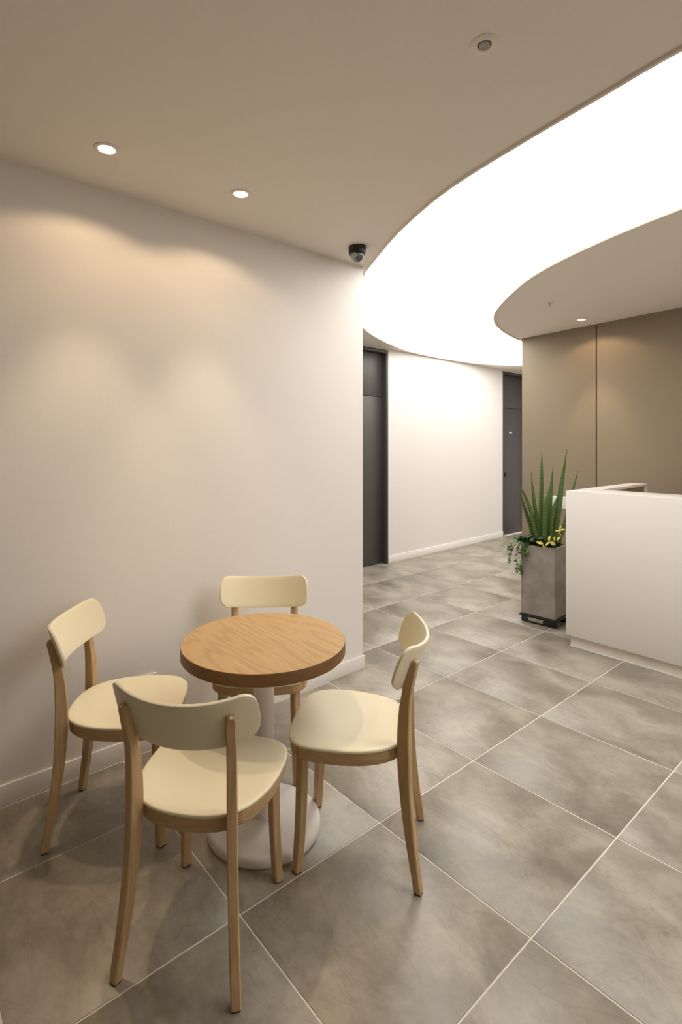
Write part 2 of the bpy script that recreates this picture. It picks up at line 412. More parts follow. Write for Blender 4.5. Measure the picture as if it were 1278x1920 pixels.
def resample(C, n):
    # by angle about the centre so that rings pair up
    ang = sorted((math.atan2(p[1] - CYC, p[0] - CXC), p) for p in C)
    out = []
    for k in range(n):
        a = -math.pi + 2 * math.pi * k / n
        j = next((i for i, q in enumerate(ang) if q[0] > a), 0)
        (a1, p1), (a0, p0) = ang[j], ang[j - 1]
        if a1 < a0: a1 += 2 * math.pi
        aa = a if a >= a0 else a + 2 * math.pi
        s = (aa - a0) / max(1e-9, a1 - a0)
        out.append((p0[0] + (p1[0] - p0[0]) * s, p0[1] + (p1[1] - p0[1]) * s))
    return out
NA = 360
ocr, icr = resample(oc, NA), resample(ic, NA)
rect = [ray_rect(x, y, -4.75, 2.84, -2.14, 9.14) for x, y in ocr]
for k in range(NA):              # keep the rectangle's corners
    for cx_, cy_ in ((-4.75, -2.14), (2.84, -2.14), (-4.75, 9.14), (2.84, 9.14)):
        if math.dist(rect[k], (cx_, cy_)) < 0.12: rect[k] = (cx_, cy_)
def ring_slab(A, B, z0, z1):
    bm = bmesh.new()
    L = [[bm.verts.new((x, y, z)) for x, y in C] for C, z in ((A, z0), (B, z0), (B, z1), (A, z1))]
    for q in range(4):
        a, b2 = L[q], L[(q + 1) % 4]
        for k in range(NA): bm.faces.new((a[k], a[(k + 1) % NA], b2[(k + 1) % NA], b2[k]))
    return bm
struct('ceiling', finish(ring_slab(ocr, rect, ZC, ZC + 0.05), 'ceiling', M['ceiling'], 30))
bm = bmesh.new()
lo = [bm.verts.new((x, y, ZC)) for x, y in icr]; hi = [bm.verts.new((x, y, ZC + .05)) for x, y in icr]
bm.faces.new(lo); bm.faces.new(hi)
for k in range(NA): bm.faces.new((lo[k], lo[(k + 1) % NA], hi[(k + 1) % NA], hi[k]))
struct('ceiling', finish(bm, 'ceiling_island', M['ceiling'], 30))
def off(C, d):
    out = []
    for k in range(len(C)):
        p, q = C[k - 1], C[(k + 1) % len(C)]
        tx, ty = q[0] - p[0], q[1] - p[1]; L_ = math.hypot(tx, ty) or 1
        out.append((C[k][0] + ty / L_ * d, C[k][1] - tx / L_ * d))   # +d = outwards for a counter-clockwise curve
    return out
# luminous stretch membrane: one continuous lit band
lum = link('ceiling_light', finish(ring_slab(off(icr, -0.004), off(ocr, 0.004), ZC + 0.012, ZC + 0.03), 'membrane', M['panel_light'], 30))
# the band sits just inside the ceiling thickness; shrink to the opening so it does not cut the slabs
lum.data = finish(ring_slab(off(icr, 0.002), off(ocr, -0.002), ZC + 0.010, ZC + 0.03), 'membrane', M['panel_light'], 30)
tag(lum, 'huge curved glowing white ceiling light band sweeping around the island', 'ceiling light')
# narrow edge beads round both openings
def bead(C, d0, d1, name):
    A, B = off(C, d0), off(C, d1); A2, B2 = off(C, d0 * .6 + d1 * .4), off(C, d0 * .03 + d1 * .97)
    bm = bmesh.new()
    L = [[bm.verts.new((x, y, z)) for x, y in c] for c, z in ((A, ZC + .002), (A, ZC - .004), (A2, ZC - .011), (B2, ZC - .010), (B, ZC - .001), (B, ZC + .002))]
    for q in range(6):
        a, b2 = L[q], L[(q + 1) % 6]
        for k in range(NA): bm.faces.new((a[k], a[(k + 1) % NA], b2[(k + 1) % NA], b2[k]))
    struct(name, finish(bm, name, M['ceiling'], 50))
bead(ocr, -0.003, 0.014, 'trim_1'); bead(icr, 0.003, -0.014, 'trim_2')

# ------------------------------------------------------------------ chairs
SEAT_TOP = 0.445
OUTL = [(0, .243), (.085, .240), (.150, .226), (.188, .192), (.204, .140), (.206, .075), (.202, .02), (.190, -.035), (.166, -.088), (.128, -.130), (.075, -.154)]
SEAT_C = (0, 0.045)
half = OUTL + [(0, -.162)] + [(-x, y) for x, y in OUTL[:0:-1]]
outline = catmull(half, 6)
def rail_front_off(z):
    T_ = [(0, .0655), (.09, .0455), (.19, .0245), (.32, .0075), (.40, .0010), (.45, 0.0), (.52, .0025), (.60, .0115), (.65, .0235), (.68, .0340), (.74, .0545)]
    for (za, a), (zb, b2) in zip(T_, T_[1:]):
        if za <= z <= zb:
            t = (z - za) / (zb - za); return a + (b2 - a) * t
    return T_[-1][1]
def rail_depth(z):
    T_ = [(0, .0245), (.25, .036), (.42, .043), (.52, .040), (.65, .029), (.74, .023)]
    for (za, a), (zb, b2) in zip(T_, T_[1:]):
        if za <= z <= zb:
            t = (z - za) / (zb - za); t = t * t * (3 - 2 * t); return a + (b2 - a) * t
    return T_[-1][1]
def smooth_fn(f, z, h=0.05):
    return sum(f(min(.735, max(0, z + d * h))) for d in (-1, -.5, 0, .5, 1)) / 5
def section_sweep(bm, stations, c=0.004, n_cap=True):
    """stations: (center, u (half-width vector), v (half-depth vector))"""
    rings = []
    for ce, u, v in stations:
        ce, u, v = Vector(ce), Vector(u), Vector(v)
        un, vn = u.normalized(), v.normalized(); r = []
        for su, sv, first in ((1, 1, 0), (-1, 1, 1), (-1, -1, 0), (1, -1, 1)):
            a = ce + u * su + v * sv
            p, q = a - un * su * c, a - vn * sv * c
            r += [q, p] if not first else [p, q]
        rings.append([bm.verts.new(p) for p in r])
    for a, b2 in zip(rings, rings[1:]):
        for k in range(8): bm.faces.new((a[k], a[(k + 1) % 8], b2[(k + 1) % 8], b2[k]))
    bm.faces.new(rings[0][::-1]); bm.faces.new(rings[-1])
TOE = R(22)
RA = (.1315, -.131)               # foremost line of the rear leg at seat height
ZTOP = 0.728
def rear_leg(s):
    bm = bmesh.new(); t = Vector((s * math.sin(TOE), -math.cos(TOE), 0)); w = Vector((math.cos(TOE), s * math.sin(TOE), 0))
    st = []
    zs = [0.005 + (ZTOP - .012 - 0.005) * k / 20 for k in range(21)]
    def centre(z):               # the leg splays outwards below the seat, less so above it
        o, d = smooth_fn(rail_front_off, z), smooth_fn(rail_depth, z) / 2
        a = R(30) if z < .42 else R(17) if z > .48 else R(30 - 13 * (z - .42) / .06)
        return Vector((s * (RA[0] + o * math.sin(a)), RA[1] - o * math.cos(a), z)) + t * d
    for z in zs:
        wd = .0145 - .0016 * max(0, z - .42) / .3 - .0012 * max(0, .42 - z) / .42
        st.append((centre(z), w * wd, t * (smooth_fn(rail_depth, z) / 2)))
    # rounded top
    for dz, k in ((.006, .86), (.010, .6), (.012, .3)):
        z = ZTOP - .012 + dz
        st.append((centre(ZTOP - .012) + Vector((0, 0, dz)) + t * dz * .2, w * .0127 * (0.55 + .45 * k), t * (smooth_fn(rail_depth, .72) / 2 * k)))
    section_sweep(bm, st, 0.0032)
    return bm, centre(0), centre(ZTOP), t, w
def front_leg(s):
    bm = bmesh.new(); d1 = Vector((s * .7071, .7071, 0)); d2 = Vector((.7071 * s, -.7071, 0))
    st = []
    for k in range(13):
        z = 0.005 + (0.394 - .005) * k / 12
        q = z / .40
        out = .017 * (1 - q) ** 2.2
        ce = Vector((s * (.150 + .6 * out), .184 + .9 * out, z))
        st.append((ce, d1 * (.0135 + .0025 * q), d2 * (.0155 + .0025 * q)))
    section_sweep(bm, st, 0.004)
    return bm, Vector((s * (.150 + .6 * .017), .184 + .9 * .017, 0)), d1, d2
def seat_mesh():
    bm = bmesh.new(); n = len(outline)
    def ringpts(k, dz):
        return [bm.verts.new((SEAT_C[0] + (x - SEAT_C[0]) * k, SEAT_C[1] + (y - SEAT_C[1]) * k, SEAT_TOP + dz(x, y, k))) for x, y in outline]
    def dish(x, y, k):
        # hollow towards the back, front edge rolled down a little
        yy = SEAT_C[1] + (y - SEAT_C[1]) * k
        h = -0.013 * (1 - k ** 2) * (1 - .35 * max(0, yy) / .24)
        h -= 0.0065 * max(0, (yy - .10) / .14) ** 2
        if k > .9: h -= .003 * ((k - .9) / .1) ** 2
        return h
    rings = [ringpts(k, dish) for k in (.08, .2, .35, .5, .65, .78, .88, .94, .98, 1.0)]
    rings.append(ringpts(1.012, lambda x, y, k: dish(x, y, 1.0) - .003))
    rings.append(ringpts(1.012, lambda x, y, k: dish(x, y, 1.0) - .007))
    rings.append(ringpts(1.0, lambda x, y, k: dish(x, y, 1.0) - .0095))
    rings.append(ringpts(.97, lambda x, y, k: dish(x, y, 1.0) - .010))
    rings.append(ringpts(.6, lambda x, y, k: -.024)); rings.append(ringpts(.2, lambda x, y, k: -.026))
    for a, b2 in zip(rings, rings[1:]):
        for k in range(n): bm.faces.new((a[k], a[(k + 1) % n], b2[(k + 1) % n], b2[k]))
    bm.faces.new(rings[0]); bm.faces.new(rings[-1])
    return finish(bm, 'seat', M['cream'], 50)
def rail_mesh():
    bm = bmesh.new(); n = len(outline)
    def ringpts(k, z): return [bm.verts.new((SEAT_C[0] + (x - SEAT_C[0]) * k, SEAT_C[1] + (y - SEAT_C[1]) * k, z(y))) for x, y in outline]
    def ztop(y): return SEAT_TOP - .0095 - .0065 * max(0, (y - .10) / .14) ** 2
    zb = lambda y: 0.391
    rings = [ringpts(.975, ztop), ringpts(.985, lambda y: ztop(y) - .002), ringpts(.985, lambda y: zb(y) + .004), ringpts(.97, zb), ringpts(.88, zb), ringpts(.87, lambda y: zb(y) + .004), ringpts(.87, ztop)]
    for q in range(len(rings)):
        a, b2 = rings[q], rings[(q + 1) % len(rings)]
        for k in range(n): bm.faces.new((a[k], a[(k + 1) % n], b2[(k + 1) % n], b2[k]))
    return finish(bm, 'seat_rail', M['beech_rail'], 40)
def joint_mesh(center, tang, nrm):
    # finger joint: a comb of slim end-grain fingers let into the rail, standing 0.4 mm proud
    bm = bmesh.new(); tang, nrm = Vector(tang).normalized(), Vector(nrm).normalized(); ce = Vector(center)
    for k in range(5):
        z0 = .397 + k * .0072; z1 = z0 + .0032
        q = []
        for dz in (z0, z1):
            for dt, dn in ((-.007, -.004), (.007, -.004), (.007, .0003), (-.007, .0003)):
                p = ce + tang * dt + nrm * dn; q.append(bm.verts.new((p.x, p.y, dz)))
        for f in ((0, 1, 2, 3), (7, 6, 5, 4), (0, 4, 5, 1), (1, 5, 6, 2), (2, 6, 7, 3), (3, 7, 4, 0)): bm.faces.new([q[i] for i in f])
    return finish(bm, 'finger_joint', M['end_grain'])
BR = .312; BHW = .203; BZ0, BZ1 = .619, .766
def backrest_mesh():
    """curved plate with rounded corners, leaning back"""
    bm = bmesh.new(); th = .0105; NS, NT = 44, 8; rc = .052
    amax = math.asin(BHW / BR)
    zc = (BZ0 + BZ1) / 2; hh = (BZ1 - BZ0) / 2
    def pt(s, h, d):
        # s arc position -1..1, h height about the middle, d = offset towards the back;
        # the bent plate is tipped back as a whole, so its ends rise
        a = s * amax; r = BR + d
        fwd = BR - r * math.cos(a); c_, s_ = math.cos(R(20)), math.sin(R(20))
        return (r * math.sin(a), -.196 + fwd * c_ - h * s_, zc + h * c_ + fwd * s_)
    def lim(s):
        x = abs(s) * amax * BR; L_ = amax * BR
        if x <= L_ - rc: return hh - .0015 * (x / L_) ** 2
        q = (x - (L_ - rc)) / rc
        return hh - rc + rc * math.sqrt(max(0.0, 1 - min(1, q) ** 2.3)) ** 1.0
    svals = []
    for k in range(NS + 1):
        u = -1 + 2 * k / NS
        svals.append(math.copysign(1 - (1 - abs(u)) ** 1.25, u))
    front = [[bm.verts.new(pt(s, lim(s) * (-1 + 2 * j / NT), 0)) for j in range(NT + 1)] for s in svals]
    back = [[bm.verts.new(pt(s, lim(s) * (-1 + 2 * j / NT), th)) for j in range(NT + 1)] for s in svals]
    for g in (front, back):
        for k in range(NS):
            for j in range(NT): bm.faces.new((g[k][j], g[k + 1][j], g[k + 1][j + 1], g[k][j + 1]))
    rim_edges = []
    def bridge(a, b2, c, d): bm.faces.new((a, b2, c, d))
    for k in range(NS):
        for j in (0, NT): bridge(front[k][j], front[k + 1][j], back[k + 1][j], back[k][j])
    for k in (0, NS):
        for j in range(NT): bridge(front[k][j], front[k][j + 1], back[k][j + 1], back[k][j])
    bmesh.ops.recalc_face_normals(bm, faces=bm.faces[:])
    fset = set(v for g in (front,) for c_ in g for v in c_)
    es = [e for e in bm.edges if len(e.link_faces) == 2 and e.calc_face_angle(0) > R(60)]
    bmesh.ops.bevel(bm, geom=es, offset=.003, segments=2, affect='EDGES', profile=.5, clamp_overlap=True)
    return finish(bm, 'backrest', M['cream'], 50)
def glide_mesh(ce, u, v):
    bm = bmesh.new(); section_sweep(bm, [((ce.x, ce.y, 0), u * .92, v * .92), ((ce.x, ce.y, .0048), u * .97, v * .97)], .003)
    return finish(bm, 'foot_glide', M['glide'])
chair_parts = []
chair_parts.append(('seat', seat_mesh(), []))
chair_parts.append(('seat_rail', rail_mesh(), []))
chair_parts.append(('backrest', backrest_mesh(), []))
for s in (-1, 1):
    bm, c0, ct, t, w = rear_leg(s)
    me = finish(bm, 'rear_leg', M['beech'], 40)
    # pale plug at the top of the post
    pb = bmesh.new(); add_lathe(pb, [(.0042, -.004), (.0042, .0016), (.003, .0026)], 14)
    nrm = (t * .9 + Vector((0, 0, .44))).normalized()
    pb.transform(Matrix.Translation(ct + t * .0062 + Vector((0, 0, -.0035))) @ nrm.to_track_quat('Z', 'Y').to_matrix().to_4x4())
    chair_parts.append(('leg', me, [('foot_glide', glide_mesh(c0, w * .0128, t * .0125)), ('plug', finish(pb, 'plug', M['plug'], 40))]))
    bm, c0, d1, d2 = front_leg(s)
    chair_parts.append(('leg', finish(bm, 'front_leg', M['beech'], 40), [('foot_glide', glide_mesh(c0, d1 * .0135, d2 * .0155))]))
for s in (-1, 1):
    # joints sit on the rail either side of the front corners and behind the middle of each side
    for (i0) in (3, 8.6):
        k = int(i0 * 6); p, q, r_ = outline[k - 1], outline[k], outline[k + 1]
        tx, ty = r_[0] - p[0], r_[1] - p[1]; nx, ny = -ty, tx
        if nx * (q[0]) + ny * (q[1] - SEAT_C[1]) < 0: nx, ny = -nx, -ny
        ce = (SEAT_C[0] + (q[0] - SEAT_C[0]) * .985, SEAT_C[1] + (q[1] - SEAT_C[1]) * .985, 0)
        ce, tg, nm = (s * ce[0], ce[1], 0), (s * tx, ty, 0), (s * nx, ny, 0)
        chair_parts.append(('finger_joint', joint_mesh(ce, tg, nm), []))
def chair(x, y, deg, label):
    e = empty('dining_chair', (x, y, 0), R(deg), label, 'chair', 'cream and wood chairs around the round table')
    for nm, me, subs in chair_parts:
        p = link(nm, me, e)
        for sn, sm in subs: link(sn, sm, p)
    return e
chair(-1.4076, 0.7273, 38.7, 'cream chair nearest the camera, its back turned to us, wooden legs in full view')
chair(-2.0398, 0.687, -36.2, 'cream chair at far left along the skirting, seat partly behind the nearest chair')
chair(-1.3393, 1.3008, 128.7, 'cream chair right of the table, seen from the side, facing left')
chair(-1.9997, 1.3114, -127.2, 'cream chair behind the table with its back to the white wall')

# ------------------------------------------------------------------ table
tb = empty('round_table', (-1.640, 1.084, 0), 0, 'small round oak topped pedestal table on white base between four chairs', 'table')
ZT = 0.692; TH = .043; TR = .301
bm = bmesh.new(); add_lathe(bm, [(TR - .001, ZT - .0012), (TR, ZT - .003), (TR, ZT - TH + .002), (TR - .002, ZT - TH)], 128, cap0=False, cap1=True)
link('edge_band', finish(bm, 'edge_band', M['oak_edge'], 40), tb)
link('table_top', lathe_mesh('table_top', M['oak'], [(TR - .006, ZT - .006), (TR - .0012, ZT - .0012), (TR - .002, ZT)], 128, 30), tb)
link('column', lathe_mesh('column', M['table_metal'], [(.0375, .030), (.0375, ZT - TH - .006)], 48), tb)
link('mounting_plate', lathe_mesh('mounting_plate', M['table_metal'], [(.12, ZT - TH - .006), (.12, ZT - TH)], 48), tb)
BR_ = .209
link('base', lathe_mesh('table_base', M['table_metal'], [(BR_ - .006, 0), (BR_ - .001, .004), (BR_, .012), (BR_ - .001, .023), (BR_ - .005, .029), (BR_ - .013, .0325), (.10, .0385), (.05, .041), (.0378, .043)], 128, 50), tb)

# ------------------------------------------------------------------ reception desk
CX0, CY0 = -1.742, 3.670
dk = empty('reception_desk', (CX0, CY0, 0), 0, 'white reception desk with a low return and wood lined inside', 'desk')
CH = 1.084; TW = .29; RL = 1.18; RW = .12; CL = 3.0
bm = bmesh.new(); add_box(bm, 0, CL, 0, .02, .078, CH, .0012)
link('front_panel', finish(bm, 'front_panel', M['counter'], 35), dk)
link('side_panel', box_mesh('side_panel', M['counter'], 0, .02, .0204, RL, .078, CH, .0012), dk)
bm = bmesh.new(); add_box(bm, .0203, CL, .0203, TW, CH - .0195, CH, .0008)
link('counter_top', finish(bm, 'counter_top', M['counter'], 35), dk)
link('return_top', box_mesh('return_top', M['counter'], .0203, RW, TW + .0002, RL, CH - .0195, CH, .0008), dk)
link('end_panel', box_mesh('desk_end_panel', M['counter'], .0203, RW, RL - .02, RL, .078, CH - .0197, .0008), dk)
bm = bmesh.new(); add_box(bm, RW - .035, RW - .02, TW - .015, RL - .021, .078, CH - .0205)
link('inner_lining', finish(bm, 'inner_lining', M['desk_wood']), dk)
link('inner_lining', box_mesh('inner_front', M['desk_wood'], RW - .035, CL, TW - .03, TW - .0155, .078, CH - .0205), dk)
bm = bmesh.new(); add_box(bm, .024, CL, .022, .04, .0, .0775)
link('kick_board', finish(bm, 'kick_board', M['kick']), dk)
link('kick_board', box_mesh('kick_side', M['kick'], .024, .04, .0405, RL - .022, .0, .0775), dk)
bm = bmesh.new(); add_box(bm, .018, CL, .0155, .0218, .0, .005)
link('sealant_bead', finish(bm, 'sealant_bead', M['white_plastic']), dk)
link('work_surface', box_mesh('work_surface', M['counter'], RW - .019, CL, TW - .014, TW + .55, .70, .73), dk)

# ------------------------------------------------------------------ plant, pot and dolly
PX, PY, PR = -2.09, 4.055, R(4)
dl = empty('plant_dolly', (PX, PY, 0), PR, 'black wheeled plant stand with grey pull handle under the concrete pot', 'plant stand')
bm = bmesh.new(); hw = .147
add_box(bm, -hw, hw, -hw, hw, .048, .064, .004); link('tray', finish(bm, 'tray', M['black'], 40), dl)
bm = bmesh.new(); iw = hw - .012
add_box(bm, -iw, iw, -iw, -iw + .045, .0, .0478, .006)
link('skirt', finish(bm, 'skirt', M['black'], 40), dl)
for x_ in (-iw, iw - .05): link('foot', box_mesh('dolly_foot', M['black'], x_, x_ + .05, iw - .07, iw, 0, .0478, .005), dl)
bm = bmesh.new(); add_box(bm, -.072, .042, -iw - .012, -iw - .0005, .018, .038, .003); add_box(bm, -.076, .046, -iw - .018, -iw - .003, .036, .043, .002)
tag(link('pull_handle', finish(bm, 'pull_handle', M['grey_plastic'], 40), dl), 'grey pull handle')
for sx in (-1, 1):
    for sy in (-1, 1):
        wbm = bmesh.new(); add_lathe(wbm, [(.010, -.008), (.016, -.006), (.016, .006), (.010, .008)], 16)
        wbm.transform(Matrix.Translation((sx * .06, sy * .06 , .0165)) @ Matrix.Rotation(R(90), 4, 'Y'))
        link('caster', finish(wbm, 'caster', M['rubber'], 40), dl)
pp = empty('potted_plant', (PX, PY, .064), PR, 'tall grey concrete pot of upright spiky leaves, trailing ivy and yellow leaves', 'plant')
def lz(z): return z - .064
PWD = .136
bm = bmesh.new()
def sq(h, z): return [bm.verts.new((x * h, y * h, z)) for x, y in ((-1, -1), (1, -1), (1, 1), (-1, 1))]
loops = [sq(PWD - .004, 0), sq(PWD, .004), sq(PWD, .545), sq(PWD - .003, .549), sq(PWD - .015, .549), sq(PWD - .018, .546), sq(PWD - .018, .48)]
for a, b2 in zip(loops, loops[1:]):
    for k in range(4): bm.faces.new((a[k], a[(k + 1) % 4], b2[(k + 1) % 4], b2[k]))
bm.faces.new(loops[0]); bm.faces.new(loops[-1])
ve = [e for e in bm.edges if abs(e.verts[0].co.z - e.verts[1].co.z) > .5]
bmesh.ops.bevel(bm, geom=ve, offset=.004, segments=2, affect='EDGES')
link('pot', finish(bm, 'pot', M['concrete'], 30), pp)
bm = bmesh.new(); bmesh.ops.create_grid(bm, x_segments=10, y_segments=10, size=PWD - .0185)
for v in bm.verts: v.co.z = .515 + .008 * noise.noise(v.co * 30)
link('soil', finish(bm, 'soil', M['soil'], 60), pp)
SP = [([(0.03, -0.07, .585), (-0.011, -0.138, 0.702), (-0.039, -0.165, 0.869), (-0.074, -0.2, 1.006), (-0.109, -0.24, 1.099)], .012),
      ([(-0.03, -0.05, .585), (-0.065, -0.087, 0.708), (-0.087, -0.114, 0.813), (-0.113, -0.144, 0.933), (-0.132, -0.167, 1.063)], .012),
      ([(0.005, -0.085, .585), (-0.007, -0.096, 0.716), (-0.026, -0.119, 0.879), (-0.039, -0.134, 1.027), (-0.049, -0.146, 1.186)], .0125),
      ([(-0.02, -0.035, .585), (-0.021, -0.035, 0.723), (-0.02, -0.033, 0.923), (-0.017, -0.03, 1.173), (-0.016, -0.028, 1.343)], .0135),
      ([(0.045, -0.10, .585), (0.048, -0.125, 0.704), (0.051, -0.13, 0.84), (0.062, -0.122, 0.985), (0.08, -0.101, 1.087)], .0130),
      ([(0.045, -0.048, .585), (0.048, -0.046, 0.713), (0.051, -0.043, 0.881), (0.059, -0.032, 1.053), (0.069, -0.02, 1.233)], .0150),
      ([(0.08, -0.076, .585), (0.077, -0.073, 0.715), (0.08, -0.069, 0.837), (0.093, -0.054, 0.935), (0.114, -0.029, 1.02)], .0110),
      ([(0.055, -0.005, .585), (0.065, 0.006, 0.69), (0.083, 0.027, 0.853), (0.108, 0.057, 1.116), (0.134, 0.088, 1.37)], .0175),
      ([(0.05, 0.07, .585), (0.054, 0.078, 0.69), (0.064, 0.097, 0.82), (0.081, 0.118, 0.996), (0.091, 0.13, 1.164)], .0120),
      ([(0.06, 0.09, .585), (0.073, 0.125, 0.68), (0.095, 0.175, 0.80), (0.121, 0.212, 0.993), (0.156, 0.255, 1.195)], .0140),
      ([(-0.025, 0.06, .585), (-0.034, 0.043, 0.713), (-0.044, 0.032, 0.789), (-0.057, 0.016, 0.83), (-0.076, -0.007, 0.883)], .006)]
for pts, r in SP:
    c = catmull(pts, 6, closed=False); n = len(c) - 1
    rad = [r * 1.3 * (1.0 if q < .4 else max(.12, 1 - ((q - .4) / .6) ** 2.3)) * (0.9 + .1 * min(1, q * 5)) for q in (k / n for k in range(n + 1))]
    bm = bmesh.new(); add_tube(bm, [(x, y, lz(z)) for x, y, z in c], rad, 10)
    link('spike_leaf', finish(bm, 'spike_leaf', M['leaf'], 60), pp)
# leaves
def ivy_leaf(bm, p, d, up, size, mi=0):
    d = Vector(d).normalized(); up = Vector(up); up = (up - d * up.dot(d))
    up = up.normalized() if up.length > 1e-4 else d.orthogonal().normalized(); s = d.cross(up)
    prof = [(0, 0, 0), (-.42, .05, .05), (-.30, .30, .0), (-.52, .52, .07), (-.2, .62, .0), (0, 1.05, -.08), (.2, .62, .0), (.52, .52, .07), (.30, .30, .0), (.42, .05, .05)]
    base = Vector(p)
    vs = [bm.verts.new(base + s * (a * size) + d * (b2 * size) + up * (c * size)) for a, b2, c in prof]
    mid = bm.verts.new(base + d * (.5 * size) - up * (.05 * size))
    for k in range(len(vs)):
        f = bm.faces.new((vs[k], vs[(k + 1) % len(vs)], mid)); f.material_index = mi
def vine(pts, nl, size, light):
    bm = bmesh.new(); c = catmull(pts, 6, closed=False)
    add_tube(bm, [(x, y, lz(z)) for x, y, z in c], .0013, 5)
    for f in bm.faces: f.material_index = 2
    for k in range(nl):
        q = c[int((k + .5) / nl * (len(c) - 1))]
        a = rnd.uniform(0, 6.283); d = Vector((math.cos(a), math.sin(a), rnd.uniform(-.7, .3)))
        if d.x + d.y > .4: d.x, d.y = -d.x, -d.y
        ivy_leaf(bm, Vector((q[0], q[1], lz(q[2]))), d, (rnd.uniform(-.7, .3), rnd.uniform(-.9, .1), rnd.uniform(.2, 1)), size * rnd.uniform(.75, 1.2), 1 if rnd.random() < light else 0)
    o = link('ivy_vine', finish(bm, 'ivy_vine', [M['ivy'], M['ivy_light'], M['stem']], None, recalc=False), pp)
for pts, nl, size, light in [
        ([(-.06, -.06, .61), (-.12, -.13, .655), (-.165, -.185, .60), (-.185, -.21, .52), (-.195, -.215, .46)], 36, .030, .6),
        ([(-.05, -.08, .61), (-.11, -.135, .645), (-.145, -.17, .57), (-.150, -.175, .46), (-.145, -.168, .385)], 38, .030, .7),
        ([(-.04, -.09, .61), (-.09, -.14, .635), (-.115, -.162, .56), (-.12, -.162, .45), (-.112, -.155, .37)], 38, .032, .75),
        ([(-.03, -.09, .61), (-.07, -.14, .625), (-.085, -.155, .57), (-.088, -.155, .51)], 20, .030, .7),
        ([(-.06, -.03, .60), (-.11, -.09, .665), (-.16, -.15, .66), (-.19, -.20, .60), (-.205, -.22, .55)], 34, .030, .4)]:
    vine(pts, nl, size, light)
for k in range(26):              # bushy ivy over the soil
    a = rnd.uniform(0, 6.283); x, y = rnd.uniform(-.10, .10), rnd.uniform(-.11, .08)
    e_ = (x + rnd.uniform(-.06, .05), y + rnd.uniform(-.06, .04), rnd.uniform(.65, .725) - max(0, x) * .25)
    vine([(x, y, .59), ((x + e_[0]) / 2, (y + e_[1]) / 2, .65), e_], 16, .036, .12)
for k in range(11):              # ivy along the front rim
    x = -.125 + .024 * k
    vine([(x, -.085, .60), (x - .01, -.115, .65), (x - .03, -.14, .655 + .018 * (k % 3))], 16, .036, .08)
YL = [((.098, -.155, .665), (.0, .03, 1), .040), ((.098, -.155, .662), (-.6, -.5, -.75), .034), ((.098, -.155, .662), (.65, .55, -.35), .044),
      ((.045, -.145, .64), (-.95, -.7, .35), .040), ((.045, -.145, .638), (.3, .1, -1), .034),
      ((.145, -.075, .745), (.1, .15, 1), .034), ((.145, -.075, .742), (-.6, -.7, .15), .030), ((.14, -.06, .74), (.5, .5, .35), .036), ((.142, -.07, .735), (.2, .1, -.9), .028),
      ((.135, -.10, .67), (.35, .4, .8), .036), ((.12, -.105, .665), (-.2, .1, .9), .03)]
for p, d, L_ in YL:
    L_ *= 1.2; d = Vector(d).normalized(); n_ = Vector((-.45, -.85, .45)); n_ = (n_ - d * n_.dot(d)).normalized(); s_ = d.cross(n_)
    bm = bmesh.new(); rows = []
    for k in range(7):
        q = k / 6; w_ = math.sin(math.pi * min(1, q * .97 + .02)) ** .8 * L_ * .27
        ce = Vector((p[0], p[1], lz(p[2]))) + d * (q * L_) - n_ * (q * q * L_ * .18)
        rows.append([bm.verts.new(ce + s_ * (w_ * m_) + n_ * (abs(m_) * w_ * .35)) for m_ in (-1, 0, 1)])
    for a, b2 in zip(rows, rows[1:]):
        for k in range(2): bm.faces.new((a[k], a[k + 1], b2[k + 1], b2[k]))
    link('yellow_leaf', finish(bm, 'yellow_leaf', M['yellow'], 60, recalc=False), pp)

# ------------------------------------------------------------------ ceiling fittings
def downlight(x, y, label, tilt, lit_r=.029, r=.046):
    e = empty('ceiling_spotlight', (x, y, ZC), 0, label, 'spotlight', 'small round downlights')
    link('trim_ring', lathe_mesh('trim_ring', M['ceiling'], [(lit_r + .003, .0), (lit_r + .0015, -.003), (lit_r + .004, -.005), (r - .004, -.005), (r, -.0025), (r, 0.0)], 48, 40, cap0=False, cap1=False), e)
    link('lamp_lens', lathe_mesh('lamp_lens', M['lamp_lens'], [(lit_r + .002, -.0006), (lit_r * .7, -.0022), (.004, -.003)], 40, 40, cap0=False), e)
    ld = bpy.data.lights.new('spot_lamp', 'SPOT'); ld.energy = SPOT_POWER; ld.color = SPOT_COLOR
    ld.spot_size = R(143); ld.spot_blend = 0.3; ld.shadow_soft_size = .026
    lo_ = bpy.data.objects.new('spot_lamp', ld); COL.objects.link(lo_); lo_.parent = e; lo_.location = (0, 0, -.012)
    # the reflector's own narrower beam
    ld = bpy.data.lights.new('beam_lamp', 'SPOT'); ld.energy = BEAM_POWER; ld.color = BEAM_COLOR
    ld.spot_size = R(62); ld.spot_blend = 0.65; ld.shadow_soft_size = .026
    lo_ = bpy.data.objects.new('beam_lamp', ld); COL.objects.link(lo_); lo_.parent = e; lo_.location = (0, 0, -.012)
    return e
downlight(-2.051, .648, 'lit warm downlight nearest the left edge of the picture', 0)
downlight(-2.036, 1.221, 'lit warm downlight between the left one and the dome camera', 0)
downlight(-2.141, 4.811, 'lit downlight in the curved ceiling island beside the taupe wall', 0)
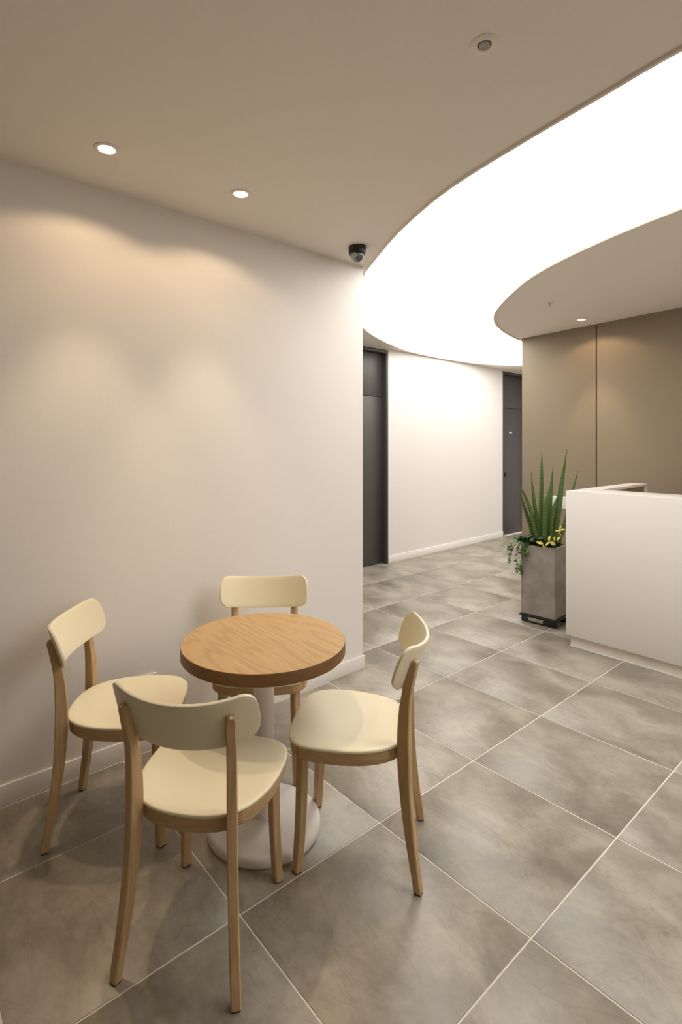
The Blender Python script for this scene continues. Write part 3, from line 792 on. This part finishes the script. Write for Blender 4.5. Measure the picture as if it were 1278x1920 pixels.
# unlit gimbal lamp
e = empty('ceiling_spotlight', (-.837, 1.283, ZC), 0, 'unlit recessed downlight in the ceiling near the top of the picture', 'spotlight', 'small round downlights')
link('trim_ring', lathe_mesh('trim_ring', M['ceiling'], [(.0195, 0), (.0185, -.003), (.021, -.006), (.030, -.0055), (.0385, -.002), (.039, 0)], 48, 50, cap0=False, cap1=False), e)
link('recess', lathe_mesh('recess', M['black'], [(.0192, -.0004), (.012, -.0008)], 40, 40, cap0=False), e)
link('lamp_face', lathe_mesh('lamp_face', M['grey_plastic'], [(.0155, -.001), (.0155, -.005), (.0135, -.007), (.010, -.0045), (.006, -.006), (.003, -.0045)], 40, 40, cap0=False), e)
# sprinkler heads
def sprinkler(x, y, label):
    e = empty('sprinkler_head', (x, y, ZC), 0, label, 'sprinkler', 'sprinkler heads')
    link('escutcheon', lathe_mesh('escutcheon', M['white_plastic'], [(.036, 0), (.034, -.004), (.014, -.007), (.012, -.007)], 32, 40, cap0=False), e)
    bm = bmesh.new(); add_lathe(bm, [(.007, -.007), (.007, -.016), (.004, -.017), (.004, -.026), (.016, -.027), (.016, -.029)], 20)
    link('deflector', finish(bm, 'deflector', M['chrome'], 40), e)
sprinkler(-2.044, 4.034, 'small sprinkler head under the curved ceiling island')
sprinkler(-4.1, 4.25, 'small sprinkler head above the left dark door')
# dome camera
e = empty('security_camera', (-2.165, 2.06, ZC), 0, 'black dome security camera on the ceiling at the wall corner', 'camera')
link('housing', lathe_mesh('housing', M['black'], [(.050, 0), (.051, -.006), (.049, -.036), (.045, -.045), (.037, -.047)], 48, 40, cap0=True, cap1=True), e)
prof = [(.037 * math.cos(R(a)), -.0475 - .040 * math.sin(R(a))) for a in range(0, 91, 9)]
prof[-1] = (.0008, prof[-1][1])
gb = bmesh.new(); add_lathe(gb, prof, 40, cap0=False, cap1=True); add_lathe(gb, [(r_ * .955, -.0475 + (z_ + .0475) * .955) for r_, z_ in prof], 40, cap0=False, cap1=True)
link('dome', finish(gb, 'dome', M['glass'], 60), e)
link('inner_plate', lathe_mesh('inner_plate', M['white_plastic'], [(.035, -.0474), (.035, -.0485)], 40, 40), e)
bm = bmesh.new()
add_lathe(bm, [(.019 * math.cos(R(q)), -.004 - .019 * math.sin(R(q))) for q in range(-10, 76, 12)], 28)
add_lathe(bm, [(.010, -.020), (.010, -.026), (.007, -.027)], 24)
bm.transform(Matrix.Translation((.006, .007, -.0490)) @ Matrix.Rotation(R(-20), 4, 'Y') @ Matrix.Rotation(R(20), 4, 'X'))
link('lens_module', finish(bm, 'lens_module', M['black'], 40), e)

# ------------------------------------------------------------------ wall plates
e = empty('switch_plate', (BW.x + math.cos(BA) * .42, BW.y + math.sin(BA) * .42, .832), BA, 'white multi gang switch plate on the taupe wall behind the plant', 'light switch')
link('cover', box_mesh('switch_cover', M['white_plastic'], -.148, .148, -.009, 0, -.060, .060, .002), e)
for g in range(4):
    for r_ in range(3):
        xx = -.108 + g * .072; zz = -.0305 + r_ * .0305
        link('rocker', box_mesh('rocker', M['white_plastic'], xx - .025, xx + .025, -.0125, -.0091, zz - .0142, zz + .0142, .0012), e)
e = empty('wall_outlet', (WX, .918, .315), 0, 'white wall outlet low on the left wall, just above a chair seat', 'outlet')
link('cover', box_mesh('outlet_cover', M['white_plastic'], 0, .009, -.06, .06, -.038, .036, .002), e)
for yy in (-.028, .028):
    bm = bmesh.new(); add_lathe(bm, [(.019, 0), (.019, .002), (.016, .002), (.015, -.0)], 28, cap0=False)
    bm.transform(Matrix.Translation((.0091, yy, 0)) @ Matrix.Rotation(R(90), 4, 'Y'))
    link('socket', finish(bm, 'socket', M['grey_plastic'], 40), e)
